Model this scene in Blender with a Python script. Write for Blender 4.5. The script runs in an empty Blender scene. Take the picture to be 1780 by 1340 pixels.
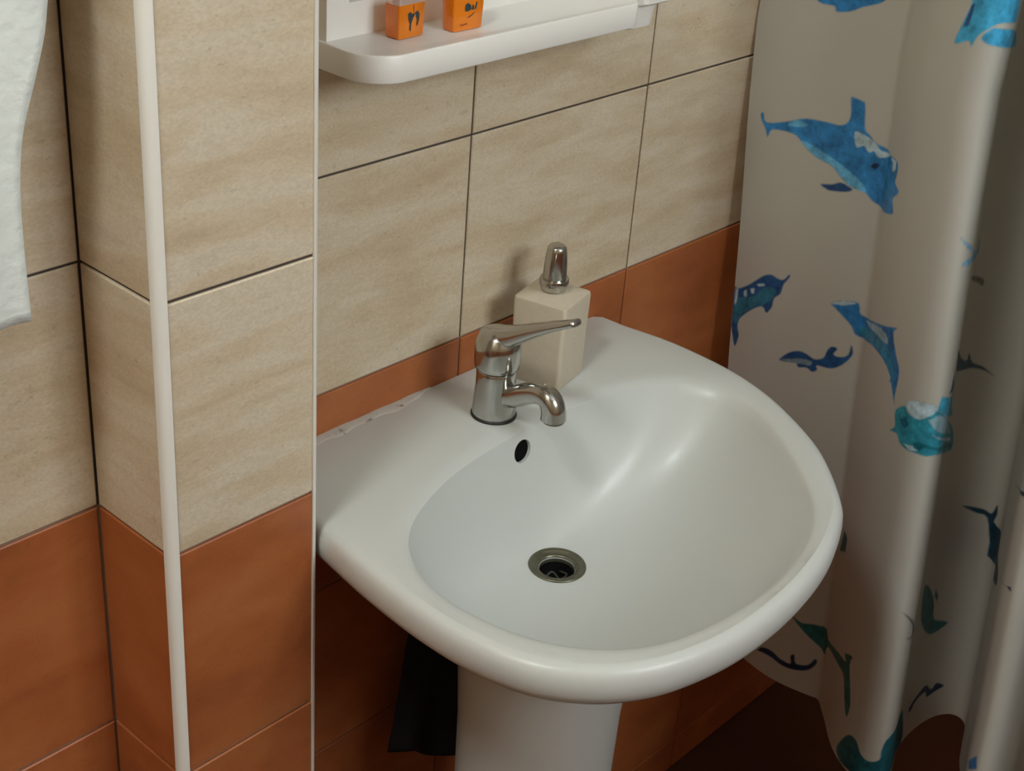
import bpy, bmesh, math, random
import numpy as np
from mathutils import Vector, Matrix

random.seed(4)
SC = bpy.context.scene
COL = SC.collection

# ------------------------------------------------------------------ camera
cam_d = bpy.data.cameras.new('camera')
cam = bpy.data.objects.new('camera', cam_d)
COL.objects.link(cam)
cam_d.sensor_width = 36.0
cam_d.lens = 2533.86 / 1780 * 36.0
cam_d.clip_start = .02
CX = Vector((0.6784349, -0.73131807, 0.06999969))
CD = Vector((-0.31217197, -0.37322092, -0.87364455))     # image down
CF = Vector((0.6650374, 0.57085902, -0.4815031))         # view direction
cam.matrix_world = Matrix(((CX.x, -CD.x, -CF.x, -0.46689), (CX.y, -CD.y, -CF.y, -0.83841), (CX.z, -CD.z, -CF.z, 1.49680), (0, 0, 0, 1)))
SC.camera = cam

# ------------------------------------------------------------------ light and exposure
SC.view_settings.view_transform = 'Standard'
SC.view_settings.look = 'None'
SC.view_settings.gamma = 1.0
SC.view_settings.use_curve_mapping = False
SC.view_settings.exposure = 0.0
world = bpy.data.worlds.new('world')
SC.world = world
world.use_nodes = True
world.node_tree.nodes['Background'].inputs[0].default_value = (.75, .85, 1, 1)
world.node_tree.nodes['Background'].inputs[1].default_value = .1

WIN = dict(x0=.0, x1=.78, z0=1.52, z1=2.26, y=-1.75)      # the daylight window behind the camera
ld = bpy.data.lights.new('window_daylight', 'AREA')
ld.shape = 'RECTANGLE'
ld.size = WIN['x1'] - WIN['x0']
ld.size_y = WIN['z1'] - WIN['z0']
ld.energy = 25
ld.color = (.89, .97, 1.0)
lo = bpy.data.objects.new('window_daylight', ld)
COL.objects.link(lo)
lo.location = ((WIN['x0'] + WIN['x1']) / 2, WIN['y'] - .03, (WIN['z0'] + WIN['z1']) / 2)
lo.rotation_euler = (math.radians(90), 0, 0)
lo.rotation_euler = Vector((0, -1, 0)).to_track_quat('Z', 'Y').to_euler()

# ------------------------------------------------------------------ helpers
MATS = {}


def mat(name):
    m = bpy.data.materials.new(name)
    m.use_nodes = True
    MATS[name] = m
    nt = m.node_tree
    return m, nt, nt.nodes['Principled BSDF']


def simple(name, col, rough=.4, metal=0., spec=.5, coat=0., noise=0., scale=30., bump=0.):
    m, nt, b = mat(name)
    b.inputs['Base Color'].default_value = (*col, 1)
    b.inputs['Roughness'].default_value = rough
    b.inputs['Metallic'].default_value = metal
    b.inputs['Specular IOR Level'].default_value = spec
    b.inputs['Coat Weight'].default_value = coat
    b.inputs['Coat Roughness'].default_value = .12
    if noise or bump:
        g = nt.nodes.new('ShaderNodeNewGeometry')
        n = nt.nodes.new('ShaderNodeTexNoise')
        n.inputs['Scale'].default_value = scale
        n.inputs['Detail'].default_value = 5
        nt.links.new(g.outputs['Position'], n.inputs['Vector'])
        if noise:
            mx = nt.nodes.new('ShaderNodeMix')
            mx.data_type = 'RGBA'
            mx.inputs['A'].default_value = (*[c * (1 - noise) for c in col], 1)
            mx.inputs['B'].default_value = (*[min(1, c * (1 + noise)) for c in col], 1)
            nt.links.new(n.outputs['Fac'], mx.inputs['Factor'])
            nt.links.new(mx.outputs['Result'], b.inputs['Base Color'])
        if bump:
            bp = nt.nodes.new('ShaderNodeBump')
            bp.inputs['Strength'].default_value = bump
            bp.inputs['Distance'].default_value = .002
            nt.links.new(n.outputs['Fac'], bp.inputs['Height'])
            nt.links.new(bp.outputs['Normal'], b.inputs['Normal'])
    return m


def tile_mat(name, stops, rough, streak, pits):
    """stone-look tile: cloudy bands stretched sideways, fine pits; every tile drawn from another place"""
    m, nt, b = mat(name)
    N, L = nt.nodes.new, nt.links.new
    g = N('ShaderNodeNewGeometry')
    oi = N('ShaderNodeObjectInfo')
    mul = N('ShaderNodeVectorMath'); mul.operation = 'SCALE'; mul.inputs[0].default_value = (13, 7, 29)
    L(oi.outputs['Random'], mul.inputs['Scale'])
    add = N('ShaderNodeVectorMath'); add.operation = 'ADD'
    L(g.outputs['Position'], add.inputs[0]); L(mul.outputs[0], add.inputs[1])
    mp = N('ShaderNodeMapping'); mp.inputs['Scale'].default_value = (5, 5, streak)
    L(add.outputs[0], mp.inputs['Vector'])
    n1 = N('ShaderNodeTexNoise'); n1.inputs['Scale'].default_value = 1.6; n1.inputs['Detail'].default_value = 7; n1.inputs['Roughness'].default_value = .58; n1.inputs['Distortion'].default_value = .25
    L(mp.outputs[0], n1.inputs['Vector'])
    r = N('ShaderNodeValToRGB')
    r.color_ramp.elements[0].position = stops[0][0]; r.color_ramp.elements[0].color = (*stops[0][1], 1)
    r.color_ramp.elements[1].position = stops[-1][0]; r.color_ramp.elements[1].color = (*stops[-1][1], 1)
    for p, c in stops[1:-1]:
        e = r.color_ramp.elements.new(p); e.color = (*c, 1)
    L(n1.outputs['Fac'], r.inputs['Fac'])
    mp2 = N('ShaderNodeMapping'); mp2.inputs['Scale'].default_value = (1, 1, 1.7)
    L(add.outputs[0], mp2.inputs['Vector'])
    n2 = N('ShaderNodeTexNoise'); n2.inputs['Scale'].default_value = 330; n2.inputs['Detail'].default_value = 3
    L(mp2.outputs[0], n2.inputs['Vector'])
    n3 = N('ShaderNodeTexNoise'); n3.inputs['Scale'].default_value = 95; n3.inputs['Detail'].default_value = 5; n3.inputs['Roughness'].default_value = .7
    L(mp2.outputs[0], n3.inputs['Vector'])
    pr = N('ShaderNodeMapRange'); pr.inputs['From Min'].default_value = .27; pr.inputs['From Max'].default_value = .40; pr.inputs['To Min'].default_value = 1 - pits; pr.inputs['To Max'].default_value = 1
    L(n3.outputs['Fac'], pr.inputs['Value'])
    gr = N('ShaderNodeMapRange'); gr.inputs['From Min'].default_value = .3; gr.inputs['From Max'].default_value = .7; gr.inputs['To Min'].default_value = 1 - pits * .3; gr.inputs['To Max'].default_value = 1 + pits * .25
    L(n2.outputs['Fac'], gr.inputs['Value'])
    mm = N('ShaderNodeMath'); mm.operation = 'MULTIPLY'
    L(pr.outputs[0], mm.inputs[0]); L(gr.outputs[0], mm.inputs[1])
    sc = N('ShaderNodeVectorMath'); sc.operation = 'SCALE'
    L(r.outputs['Color'], sc.inputs[0]); L(mm.outputs[0], sc.inputs['Scale'])
    L(sc.outputs[0], b.inputs['Base Color'])
    bp = N('ShaderNodeBump'); bp.inputs['Strength'].default_value = .35; bp.inputs['Distance'].default_value = .0006
    L(n3.outputs['Fac'], bp.inputs['Height']); L(bp.outputs['Normal'], b.inputs['Normal'])
    b.inputs['Roughness'].default_value = rough
    return m


M_BEIGE = tile_mat('beige_stone_tile', [(.28, (.53, .405, .265)), (.48, (.62, .50, .35)), (.62, (.67, .57, .435)), (.78, (.58, .48, .36))], .5, 23, .28)
M_ORANGE = tile_mat('terracotta_tile', [(.28, (.30, .085, .026)), (.5, (.40, .12, .036)), (.72, (.47, .165, .055))], .42, 9, .14)


def zsplit(name, z, low, high, rough=.8):
    m, nt, b = mat(name)
    g = nt.nodes.new('ShaderNodeNewGeometry')
    s = nt.nodes.new('ShaderNodeSeparateXYZ')
    c = nt.nodes.new('ShaderNodeMath'); c.operation = 'GREATER_THAN'; c.inputs[1].default_value = z
    mx = nt.nodes.new('ShaderNodeMix'); mx.data_type = 'RGBA'
    mx.inputs['A'].default_value = (*low, 1); mx.inputs['B'].default_value = (*high, 1)
    nt.links.new(g.outputs['Position'], s.inputs[0]); nt.links.new(s.outputs['Z'], c.inputs[0])
    nt.links.new(c.outputs[0], mx.inputs['Factor']); nt.links.new(mx.outputs['Result'], b.inputs['Base Color'])
    b.inputs['Roughness'].default_value = rough
    return m


M_GROUT = zsplit('tile_grout', .8704, (.30, .20, .15), (.06, .045, .04))
M_OTHERWALL = zsplit('room_wall', .87, (.40, .125, .04), (.60, .49, .35), .5)
M_CEIL = simple('ceiling_paint', (.75, .74, .70), .9, noise=.03, scale=4)
M_FLOOR = simple('floor_brown', (.07, .024, .010), .45, noise=.25, scale=9)
M_TRIM = simple('white_pvc_trim', (.83, .80, .74), .3, noise=.03, scale=20)
M_CER = simple('glazed_ceramic', (.585, .595, .57), .36, coat=.06, noise=.012, scale=5)
M_PLAST = simple('white_plastic', (.80, .765, .72), .35, noise=.03, scale=15)
M_CHROME = simple('chrome', (.50, .495, .47), .16, metal=1., noise=.06, scale=60)
M_DULL = simple('tarnished_metal', (.15, .145, .10), .36, metal=.7, noise=.3, scale=160)
M_DARK = simple('drain_black', (.004, .004, .004), .9, spec=.1)
M_RAG = simple('black_cloth', (.006, .006, .009), .9, noise=.4, scale=80, bump=.4)
M_TOWEL = simple('white_towel', (.74, .77, .73), .95, noise=.05, scale=120, bump=.6)
M_DISP = simple('beige_ceramic', (.58, .50, .385), .45, noise=.05, scale=120, bump=.25)
M_GLASSCLR = None


def link(name, me, m=None, parent=None, smooth=False, auto=None):
    o = bpy.data.objects.new(name, me)
    COL.objects.link(o)
    if m is not None and not me.materials:
        me.materials.append(m)
    if smooth:
        for p in me.polygons:
            p.use_smooth = True
        if auto:
            me.set_sharp_from_angle(angle=math.radians(auto))
    if parent is not None:
        o.parent = parent
        o.location = -parent.location if parent.type == 'EMPTY' or parent.location.length else (0, 0, 0)
    return o


def thing(name, loc, label, cat, group=None):
    o = bpy.data.objects.new(name, None)
    COL.objects.link(o)
    o.location = loc
    o.empty_display_size = .02
    tag(o, label, cat, group)
    return o


def tag(o, label, cat, group=None):
    o['label'] = label
    o['category'] = cat
    if group:
        o['group'] = group
    return o


def me_from(name, v, f):
    me = bpy.data.meshes.new(name)
    me.from_pydata([tuple(p) for p in v], [], f)
    me.update()
    return me


def box_me(name, lo_, hi, bevel=0., seg=2):
    bm = bmesh.new()
    bmesh.ops.create_cube(bm, size=1)
    for v in bm.verts:
        v.co = Vector([(a + b) / 2 + c * (b - a) for a, b, c in zip(lo_, hi, v.co)])
    if bevel:
        bmesh.ops.bevel(bm, geom=bm.edges[:], offset=bevel, segments=seg, affect='EDGES', profile=.5)
    me = bpy.data.meshes.new(name)
    bm.to_mesh(me); bm.free()
    return me


def lathe_me(name, prof, c=(0, 0), n=48, cap0=True, cap1=True):
    """profile [(r, z), ...] round a vertical axis through c"""
    v, f = [], []
    for r, z in prof:
        for k in range(n):
            a = 2 * math.pi * k / n
            v.append((c[0] + r * math.cos(a), c[1] + r * math.sin(a), z))
    for i in range(len(prof) - 1):
        for k in range(n):
            k2 = (k + 1) % n
            f.append((i * n + k, i * n + k2, (i + 1) * n + k2, (i + 1) * n + k))
    if cap0: f.append(tuple(range(n - 1, -1, -1)))
    if cap1: f.append(tuple((len(prof) - 1) * n + k for k in range(n)))
    return me_from(name, v, f)


def sweep_me(name, path, radii, up=Vector((0, 0, 1)), n=20, power=2.0):
    """tube along path; radii (half width, half height) per point, superellipse section"""
    v, f = [], []
    P = [Vector(p) for p in path]
    for i, p in enumerate(P):
        t = (P[min(i + 1, len(P) - 1)] - P[max(i - 1, 0)]).normalized()
        s = t.cross(up)
        s = s.normalized() if s.length > 1e-4 else Vector((1, 0, 0))
        u = s.cross(t).normalized()
        a_, b_ = radii[i]
        for k in range(n):
            q = 2 * math.pi * k / n
            cx, sx = math.cos(q), math.sin(q)
            cx = math.copysign(abs(cx) ** (2 / power), cx); sx = math.copysign(abs(sx) ** (2 / power), sx)
            v.append(p + s * (a_ * cx) + u * (b_ * sx))
    for i in range(len(P) - 1):
        for k in range(n):
            k2 = (k + 1) % n
            f.append((i * n + k, i * n + k2, (i + 1) * n + k2, (i + 1) * n + k))
    f.append(tuple(range(n - 1, -1, -1))); f.append(tuple((len(P) - 1) * n + k for k in range(n)))
    return me_from(name, v, f)


def catmull(pts, n, closed=False):
    out = []
    m = len(pts)
    rng = m if closed else m - 1
    for i in range(rng):
        if closed:
            q = [pts[(i + d) % m] for d in (-1, 0, 1, 2)]
        else:
            q = [pts[max(i - 1, 0)], pts[i], pts[i + 1], pts[min(i + 2, m - 1)]]
        for k in range(n):
            t = k / n
            out.append(tuple(.5 * ((2 * b) + (-a + c) * t + (2 * a - 5 * b + 4 * c - d) * t * t + (-a + 3 * b - 3 * c + d) * t ** 3) for a, b, c, d in zip(*q)))
    if not closed:
        out.append(tuple(pts[-1]))
    return out


# ------------------------------------------------------------------ room shell
def struct(name, me, m):
    o = link(name, me, m)
    o['kind'] = 'structure'
    return o


X0, X1, Y0, ZT = -1.25, 1.75, -1.75, 2.45
struct('floor', box_me('floor', (X0 - .1, Y0 - .1, -.06), (X1 + .1, .1, 0)), M_FLOOR)
struct('ceiling', box_me('ceiling', (X0 - .1, Y0 - .1, ZT), (X1 + .1, .1, ZT + .06)), M_CEIL)
struct('wall_right', box_me('wall_right', (X1, Y0 - .1, 0), (X1 + .1, .1, ZT)), M_OTHERWALL)
struct('wall_left', box_me('wall_left', (X0 - .1, Y0 - .1, 0), (X0, .1, ZT)), M_OTHERWALL)
# wall behind the camera with a window opening
bm = bmesh.new()
for a, b in (((X0, 0), (WIN['x0'], ZT)), ((WIN['x1'], 0), (X1, ZT)), ((WIN['x0'], 0), (WIN['x1'], WIN['z0'])), ((WIN['x0'], WIN['z1']), (WIN['x1'], ZT))):
    r = bmesh.ops.create_cube(bm, size=1)
    for v in r['verts']:
        v.co = Vector(((a[0] + b[0]) / 2 + v.co.x * (b[0] - a[0]), Y0 - .05 + v.co.y * .1, (a[1] + b[1]) / 2 + v.co.z * (b[1] - a[1])))
me = bpy.data.meshes.new('wall_front'); bm.to_mesh(me); bm.free()
struct('wall_front', me, M_OTHERWALL)

# tiled walls: a grout bed with every tile proud of it
ZL = [0, .060, .260, .460, .6604, .870, 1.070, 1.370, 1.670, 1.970, 2.270, 2.45]
TG = .0011        # half joint
wall_back = struct('wall_back', box_me('wall_back', (.158, .0022, 0), (X1, .10, ZT)), M_GROUT)
wall_recess = struct('wall_recess', box_me('wall_recess', (X0, -.0198, 0), (.030, .10, ZT)), M_GROUT)
PXL, PXR, PY = .0218, .1578, -.1116        # boxed pipe duct: left side, right side, front
wall_duct = struct('wall_duct', box_me('wall_duct', (PXL + .0022, PY + .0022, 0), (PXR - .0022, .05, ZT)), M_GROUT)
tile_cache = {}


def tile(parent, a0, a1, z0, z1, plane, pos, m):
    """plane 'y': face looks to -y at y=pos, a = x;  '-x' / '+x': face looks that way at x=pos, a = y"""
    w, h = a1 - a0 - 2 * TG, z1 - z0 - 2 * TG
    key = (round(w, 4), round(h, 4), plane, m.name)
    if key not in tile_cache:
        c, d = .0011, .0034
        v = []
        for (ww, hh, dd) in ((w / 2 - c, h / 2 - c, 0), (w / 2, h / 2, c * .8), (w / 2, h / 2, d)):
            for sx, sz in ((-1, -1), (1, -1), (1, 1), (-1, 1)):
                if plane == 'y': v.append((sx * ww, dd, sz * hh))
                elif plane == '-x': v.append((dd, -sx * ww, sz * hh))
                else: v.append((-dd, sx * ww, sz * hh))
        f = [(0, 1, 2, 3)]
        for r in (0, 4):
            for k in range(4):
                k2 = (k + 1) % 4
                f.append((r + k2, r + k, r + 4 + k, r + 4 + k2))
        me = me_from('tile', v, f)
        me.materials.append(m)
        tile_cache[key] = me
    o = bpy.data.objects.new('tile', tile_cache[key])
    COL.objects.link(o)
    ac, zc = (a0 + a1) / 2, (z0 + z1) / 2
    jit = random.uniform(-.00025, .00025)
    o.location = (ac, pos + jit, zc) if plane == 'y' else (pos + jit, ac, zc)
    o.parent = parent
    return o


XB = [.1578, .178, .4296, .681, .9324, 1.184, 1.4354, 1.687, X1]
for i in range(len(ZL) - 1):
    m = M_ORANGE if ZL[i + 1] <= .871 else M_BEIGE
    for k in range(len(XB) - 1):
        tile(wall_back, XB[k], XB[k + 1], ZL[i], ZL[i + 1], 'y', 0., m)
    xs = [PXL - .2514 * k for k in range(6)]
    for k in range(5):
        if xs[k + 1] > X0:
            tile(wall_recess, xs[k + 1], xs[k], ZL[i], ZL[i + 1], 'y', -.0216, m)
    tile(wall_recess, X0, xs[5] if xs[5] > X0 else xs[4], ZL[i], ZL[i + 1], 'y', -.0216, m)
    tile(wall_duct, PXL + .006, PXR - .003, ZL[i], ZL[i + 1], 'y', PY, m)
    tile(wall_duct, PY + .006, -.0213 + TG, ZL[i], ZL[i + 1], '-x', PXL, m)
    tile(wall_duct, PY + .006, 0, ZL[i], ZL[i + 1], '+x', PXR, m)


def corner_trim(name, x, y, sx, r, out):
    """quarter-round plastic edge strip; sx=-1 rounds to the left, +1 to the right"""
    pts = [(x - sx * r, y - out)]
    pts += [(x - sx * r + sx * (r + out) * math.sin(a), y + r - (r + out) * math.cos(a)) for a in [math.pi / 2 * k / 8 for k in range(9)]]
    pts += [(x + sx * out, y + r), (x - sx * .002, y + r), (x - sx * .002, y + .003), (x - sx * r, y + .003)]
    n = len(pts)
    v = [(a, b, z) for z in (0, ZT) for a, b in pts]
    f = [(k, (k + 1) % n, n + (k + 1) % n, n + k) for k in range(n)]
    f += [tuple(range(n - 1, -1, -1)), tuple(range(n, 2 * n))]
    me = me_from(name, v, f)
    bm = bmesh.new(); bm.from_mesh(me); bmesh.ops.recalc_face_normals(bm, faces=bm.faces[:]); bm.to_mesh(me); bm.free()
    o = link(name, me, M_TRIM, smooth=True, auto=40)
    o['kind'] = 'structure'
    return o


corner_trim('trim_1', PXL, PY, -1, .0070, .0010)
corner_trim('trim_2', PXR, PY, 1, .0045, .0012)

# window behind the camera: frame and sill
bm = bmesh.new()
fw = .05
for a, b in (((WIN['x0'], WIN['z0']), (WIN['x0'] + fw, WIN['z1'])), ((WIN['x1'] - fw, WIN['z0']), (WIN['x1'], WIN['z1'])), ((WIN['x0'] + fw, WIN['z0']), (WIN['x1'] - fw, WIN['z0'] + fw)), ((WIN['x0'] + fw, WIN['z1'] - fw), (WIN['x1'] - fw, WIN['z1'])), (((WIN['x0'] + WIN['x1']) / 2 - .03, WIN['z0'] + fw), ((WIN['x0'] + WIN['x1']) / 2 + .03, WIN['z1'] - fw))):
    r = bmesh.ops.create_cube(bm, size=1)
    for v in r['verts']:
        v.co = Vector(((a[0] + b[0]) / 2 + v.co.x * (b[0] - a[0]), Y0 - .01 + v.co.y * .03, (a[1] + b[1]) / 2 + v.co.z * (b[1] - a[1])))
me = bpy.data.meshes.new('window_1'); bm.to_mesh(me); bm.free()
struct('window_1', me, M_PLAST)

# ------------------------------------------------------------------ ceiling lamp (out of the picture, lights the basin from above)
LAMP = (-.80, -.45)
lamp = thing('ceiling_lamp', (LAMP[0], LAMP[1], ZT - .07), 'round white ceiling lamp near the towel rail', 'lamp')
link('lamp_base', lathe_me('lamp_base', [(.17, ZT), (.17, ZT - .03), (.155, ZT - .035)], LAMP), M_PLAST, lamp, True, 40)
m, nt, b = mat('lamp_diffuser')
b.inputs['Base Color'].default_value = (.9, .88, .82, 1)
b.inputs['Emission Color'].default_value = (.93, 1, .99, 1)
b.inputs['Emission Strength'].default_value = 54.
link('lamp_shade', lathe_me('lamp_shade', [(.15, ZT - .03), (.148, ZT - .045), (.12, ZT - .06), (.06, ZT - .068), (.005, ZT - .07)], LAMP), m, lamp, True)

# ------------------------------------------------------------------ washbasin
ZR = .830
XC = .40
OUT = [(.237, 0), (.2475, -.04), (.255, -.09), (.2535, -.155), (.243, -.205), (.2235, -.252), (.188, -.310), (.135, -.364), (.100, -.386), (.045, -.406), (-.02, -.417), (-.09, -.4175), (-.148, -.406), (-.187, -.388), (-.217, -.362), (-.238, -.328), (-.249, -.282), (-.2515, -.232), (-.247, -.170), (-.238, -.11), (-.231, -.06), (-.225, 0)]
INN = [(.515, -.112), (.572, -.133), (.603, -.172), (.606, -.210), (.584, -.258), (.525, -.333), (.466, -.374), (.380, -.395), (.285, -.388), (.226, -.360), (.190, -.308), (.178, -.243), (.190, -.190), (.225, -.150), (.290, -.122), (.36, -.110), (.44, -.107)]
outl = [(XC + a, b) for a, b in catmull(OUT, 10)]
outl.append((XC - .2, 0))
outl = outl + [(XC + .2, 0)]
inl = catmull(INN, 10, True)
C0 = (.39, -.255)
DR = (.399, -.167)
ZB = .7115


def cast(poly, ang):
    d = (math.cos(ang), math.sin(ang))
    best = None
    n = len(poly)
    for i in range(n):
        ax, ay = poly[i][0] - C0[0], poly[i][1] - C0[1]
        bx, by = poly[(i + 1) % n][0] - C0[0], poly[(i + 1) % n][1] - C0[1]
        ex, ey = bx - ax, by - ay
        den = d[0] * ey - d[1] * ex
        if abs(den) < 1e-12: continue
        t = (ax * ey - ay * ex) / den
        u = (ax * d[1] - ay * d[0]) / den
        if t > 0 and -1e-6 <= u <= 1 + 1e-6 and (best is None or t < best): best = t
    return best


NA = 208
angs = [2 * math.pi * k / NA for k in range(NA)]
RO = [cast(outl, a) for a in angs]
RI = [cast(inl, a) for a in angs]
BK = [max(0., 1 - max(0., -(C0[1] + RO[k] * math.sin(angs[k])) - .001) / .03) for k in range(NA)]     # 1 where the rim meets the wall
rings = []


def ring(cx, cy, rad, z):
    rings.append([(cx + rad[k] * math.cos(angs[k]), cy + rad[k] * math.sin(angs[k]), z if not callable(z) else z(k)) for k in range(NA)])


def sm(t): return t * t * (3 - 2 * t)


ring(*DR, [.0165] * NA, ZB - .020)
ring(*DR, [.0166] * NA, ZB - .0032)
ring(*DR, [.0255] * NA, ZB - .003)
NB = 34
for i in range(NB + 1):
    s = i / NB
    cx = DR[0] + (C0[0] - DR[0]) * sm(s) ** .9
    cy = DR[1] + (C0[1] - DR[1]) * s ** .85
    g = .06 * s + .94 * (.55 * s ** 2.2 + .45 * s ** 4.5)
    if s > .93: g = min(g, 1 - (1 - s) * .9)
    ring(cx, cy, [.0255 + (RI[k] - .0255) * s for k in range(NA)], ZB + (ZR - .0045 - ZB) * g)
for dd, dz in ((.004, -.0024), (.010, -.0008), (.018, -.0002)):
    ring(*C0, [min(RI[k] + dd, RO[k] - .012) for k in range(NA)], ZR + dz)
for t in (.5,):
    ring(*C0, [max(RI[k] + .019, RI[k] + t * (RO[k] - .014 - RI[k])) if RO[k] - .014 > RI[k] + .02 else RO[k] - .0115 for k in range(NA)], ZR)
for dd, dz in ((.011, 0), (.0065, -.0012), (.003, -.0040), (.0008, -.0095), (0, -.016), (.0008, -.0235), (.0035, -.030), (.0085, -.0355), (.017, -.0395)):
    ring(*C0, [RO[k] - dd * (1 - .8 * BK[k]) for k in range(NA)], lambda k, dz=dz: ZR + dz * (1 - .93 * BK[k] if dz > -.012 else 1 - .3 * BK[k]))
for fr, z in ((.86, .776), (.74, .752), (.60, .714), (.48, .690), (.36, .6875), (.2, .6865)):
    cx = C0[0] + (DR[0] - C0[0]) * (1 - fr)
    cy = C0[1] + (DR[1] - C0[1]) * (1 - fr)
    ring(cx, cy, [RO[k] * fr for k in range(NA)], z)
verts = [p for r in rings for p in r]
# nothing reaches into the wall
verts = [(x, min(y, -.0004), z) for x, y, z in verts]
faces = []
for i in range(len(rings) - 1):
    for k in range(NA):
        k2 = (k + 1) % NA
        faces.append((i * NA + k, i * NA + k2, (i + 1) * NA + k2, (i + 1) * NA + k))
faces.append(tuple(range(NA - 1, -1, -1)))
faces.append(tuple((len(rings) - 1) * NA + k for k in range(NA)))
me = me_from('basin', verts, faces)
basin_thing = thing('washbasin', (.40, -.18, .6865), 'white glazed ceramic washbasin standing against the tiled wall', 'sink')
basin = link('basin', me, M_CER, basin_thing)
# overflow hole cut into the back slope of the bowl
kq = NA // 4
cand = [r[kq] for r in rings[3:NB + 4]]
iz = min(range(3, NB - 1), key=lambda i: abs(cand[i][2] - .803))
a_, b_ = Vector(cand[iz - 1]), Vector(cand[iz + 1])
tan = (b_ - a_).normalized()
nrm = Vector((1, 0, 0)).cross(tan).normalized()
if nrm.y > 0: nrm = -nrm
oc = Vector((.4035, cand[iz][1], cand[iz][2]))
bm = bmesh.new()
bmesh.ops.create_cone(bm, cap_ends=True, segments=36, radius1=.0112, radius2=.0112, depth=.03)
rot = nrm.to_track_quat('Z', 'Y').to_matrix().to_4x4()
bm.transform(Matrix.Translation(oc - basin_thing.location) @ rot)
cme = bpy.data.meshes.new('cut'); bm.to_mesh(cme); bm.free()
cut = bpy.data.objects.new('cut', cme); COL.objects.link(cut); cut.parent = basin_thing
cut.location = (0, 0, 0)
basin.location = (0, 0, 0)
for v in me.vertices: v.co -= basin_thing.location
bo = basin.modifiers.new('hole', 'BOOLEAN'); bo.operation = 'DIFFERENCE'; bo.object = cut; bo.solver = 'EXACT'
bpy.context.view_layer.update()
nm = bpy.data.meshes.new_from_object(basin.evaluated_get(bpy.context.evaluated_depsgraph_get()))
basin.modifiers.clear(); basin.data = nm; nm.name = 'basin'
nm.materials.clear(); nm.materials.append(M_CER)
bpy.data.objects.remove(cut)
for p in nm.polygons: p.use_smooth = True
nm.set_sharp_from_angle(angle=math.radians(38))
# dark throat of the overflow
bm = bmesh.new()
bmesh.ops.create_cone(bm, cap_ends=True, segments=32, radius1=.0111, radius2=.0111, depth=.009)
bm.transform(Matrix.Translation(oc - nrm * .0085) @ rot)
me = bpy.data.meshes.new('overflow_hole'); bm.to_mesh(me); bm.free()
link('overflow_hole', me, M_DARK, basin_thing)['label'] = 'dark overflow opening in the back of the bowl'
# drain: tarnished flange, black throat and a cross piece
dz = ZB
link('drain_flange', lathe_me('drain_flange', [(.0265, dz - .004), (.0268, dz + .0004), (.0262, dz + .0016), (.0245, dz + .002), (.0225, dz + .001), (.0205, dz - .001), (.0190, dz - .0012), (.0188, dz - .0006), (.0176, dz - .0012), (.0166, dz - .004), (.0158, dz - .0175)], DR, 56, False, False), M_DULL, basin_thing, True)['label'] = 'tarnished metal drain ring'
link('drain_throat', lathe_me('drain_throat', [(.0158, dz - .007), (.0157, dz - .0185), (.0005, dz - .019)], DR, 40, False, True), M_DARK, basin_thing, True)
pp = catmull([(DR[0] - .008, DR[1] + .006, dz - .012), (DR[0] - .001, DR[1] + .004, dz - .009), (DR[0] - .002, DR[1] - .006, dz - .011), (DR[0] + .007, DR[1] - .007, dz - .010), (DR[0] + .0085, DR[1] + .002, dz - .012), (DR[0] + .013, DR[1] + .006, dz - .016)], 8)
link('drain_hook', sweep_me('drain_hook', pp, [(.0011, .0011)] * len(pp), n=8), simple('dark_wire', (.045, .045, .04), .5, .3), basin_thing, True)
# sealant bead along the wall
m, nt, b = mat('stained_sealant')
g = nt.nodes.new('ShaderNodeNewGeometry')
n = nt.nodes.new('ShaderNodeTexNoise'); n.inputs['Scale'].default_value = 85; n.inputs['Detail'].default_value = 6; n.inputs['Roughness'].default_value = .65
r = nt.nodes.new('ShaderNodeValToRGB')
r.color_ramp.elements[0].position = .30; r.color_ramp.elements[0].color = (.13, .11, .09, 1)
r.color_ramp.elements[1].position = .42; r.color_ramp.elements[1].color = (.58, .565, .51, 1)
nt.links.new(g.outputs['Position'], n.inputs['Vector']); nt.links.new(n.outputs['Fac'], r.inputs['Fac']); nt.links.new(r.outputs['Color'], b.inputs['Base Color'])
b.inputs['Roughness'].default_value = .6
path, rad = [], []
for i in range(60):
    x = .172 + (.392 - .172) * i / 59
    w = .0115 * (1 + .13 * math.sin(x * 190) + .12 * math.sin(x * 77)) * min(1, (.3945 - x) / .04)
    path.append((x, -.0005, ZR - .0005)); rad.append((w, .0013 + .0003 * math.sin(x * 140)))
link('sealant_bead', sweep_me('sealant_bead', path, rad, n=14), m, basin_thing, True)['label'] = 'stained sealant bead along the wall'

# ------------------------------------------------------------------ pedestal
PC = (.386, -.166)
prof = [(r_ * 1.12, z_) for r_, z_ in [(.118, 0), (.118, .012), (.108, .04), (.090, .10), (.078, .20), (.0735, .32), (.0730, .45), (.0745, .56), (.0785, .64), (.083, .676), (.084, .686)]]
v, f = [], []
NP = 56
for r_, z in prof:
    for k in range(NP):
        a = 2 * math.pi * k / NP
        x, y = math.cos(a), math.sin(a)
        y = y * (1.0 if y < 0 else .75)
        v.append((PC[0] + r_ * x, PC[1] + r_ * y, z))
for i in range(len(prof) - 1):
    for k in range(NP):
        k2 = (k + 1) % NP
        f.append((i * NP + k, i * NP + k2, (i + 1) * NP + k2, (i + 1) * NP + k))
f.append(tuple(range(NP - 1, -1, -1)))
tag(link('basin_pedestal', me_from('basin_pedestal', v, f), M_CER, None, True, 60), 'white ceramic pedestal column under the washbasin', 'pedestal')

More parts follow.
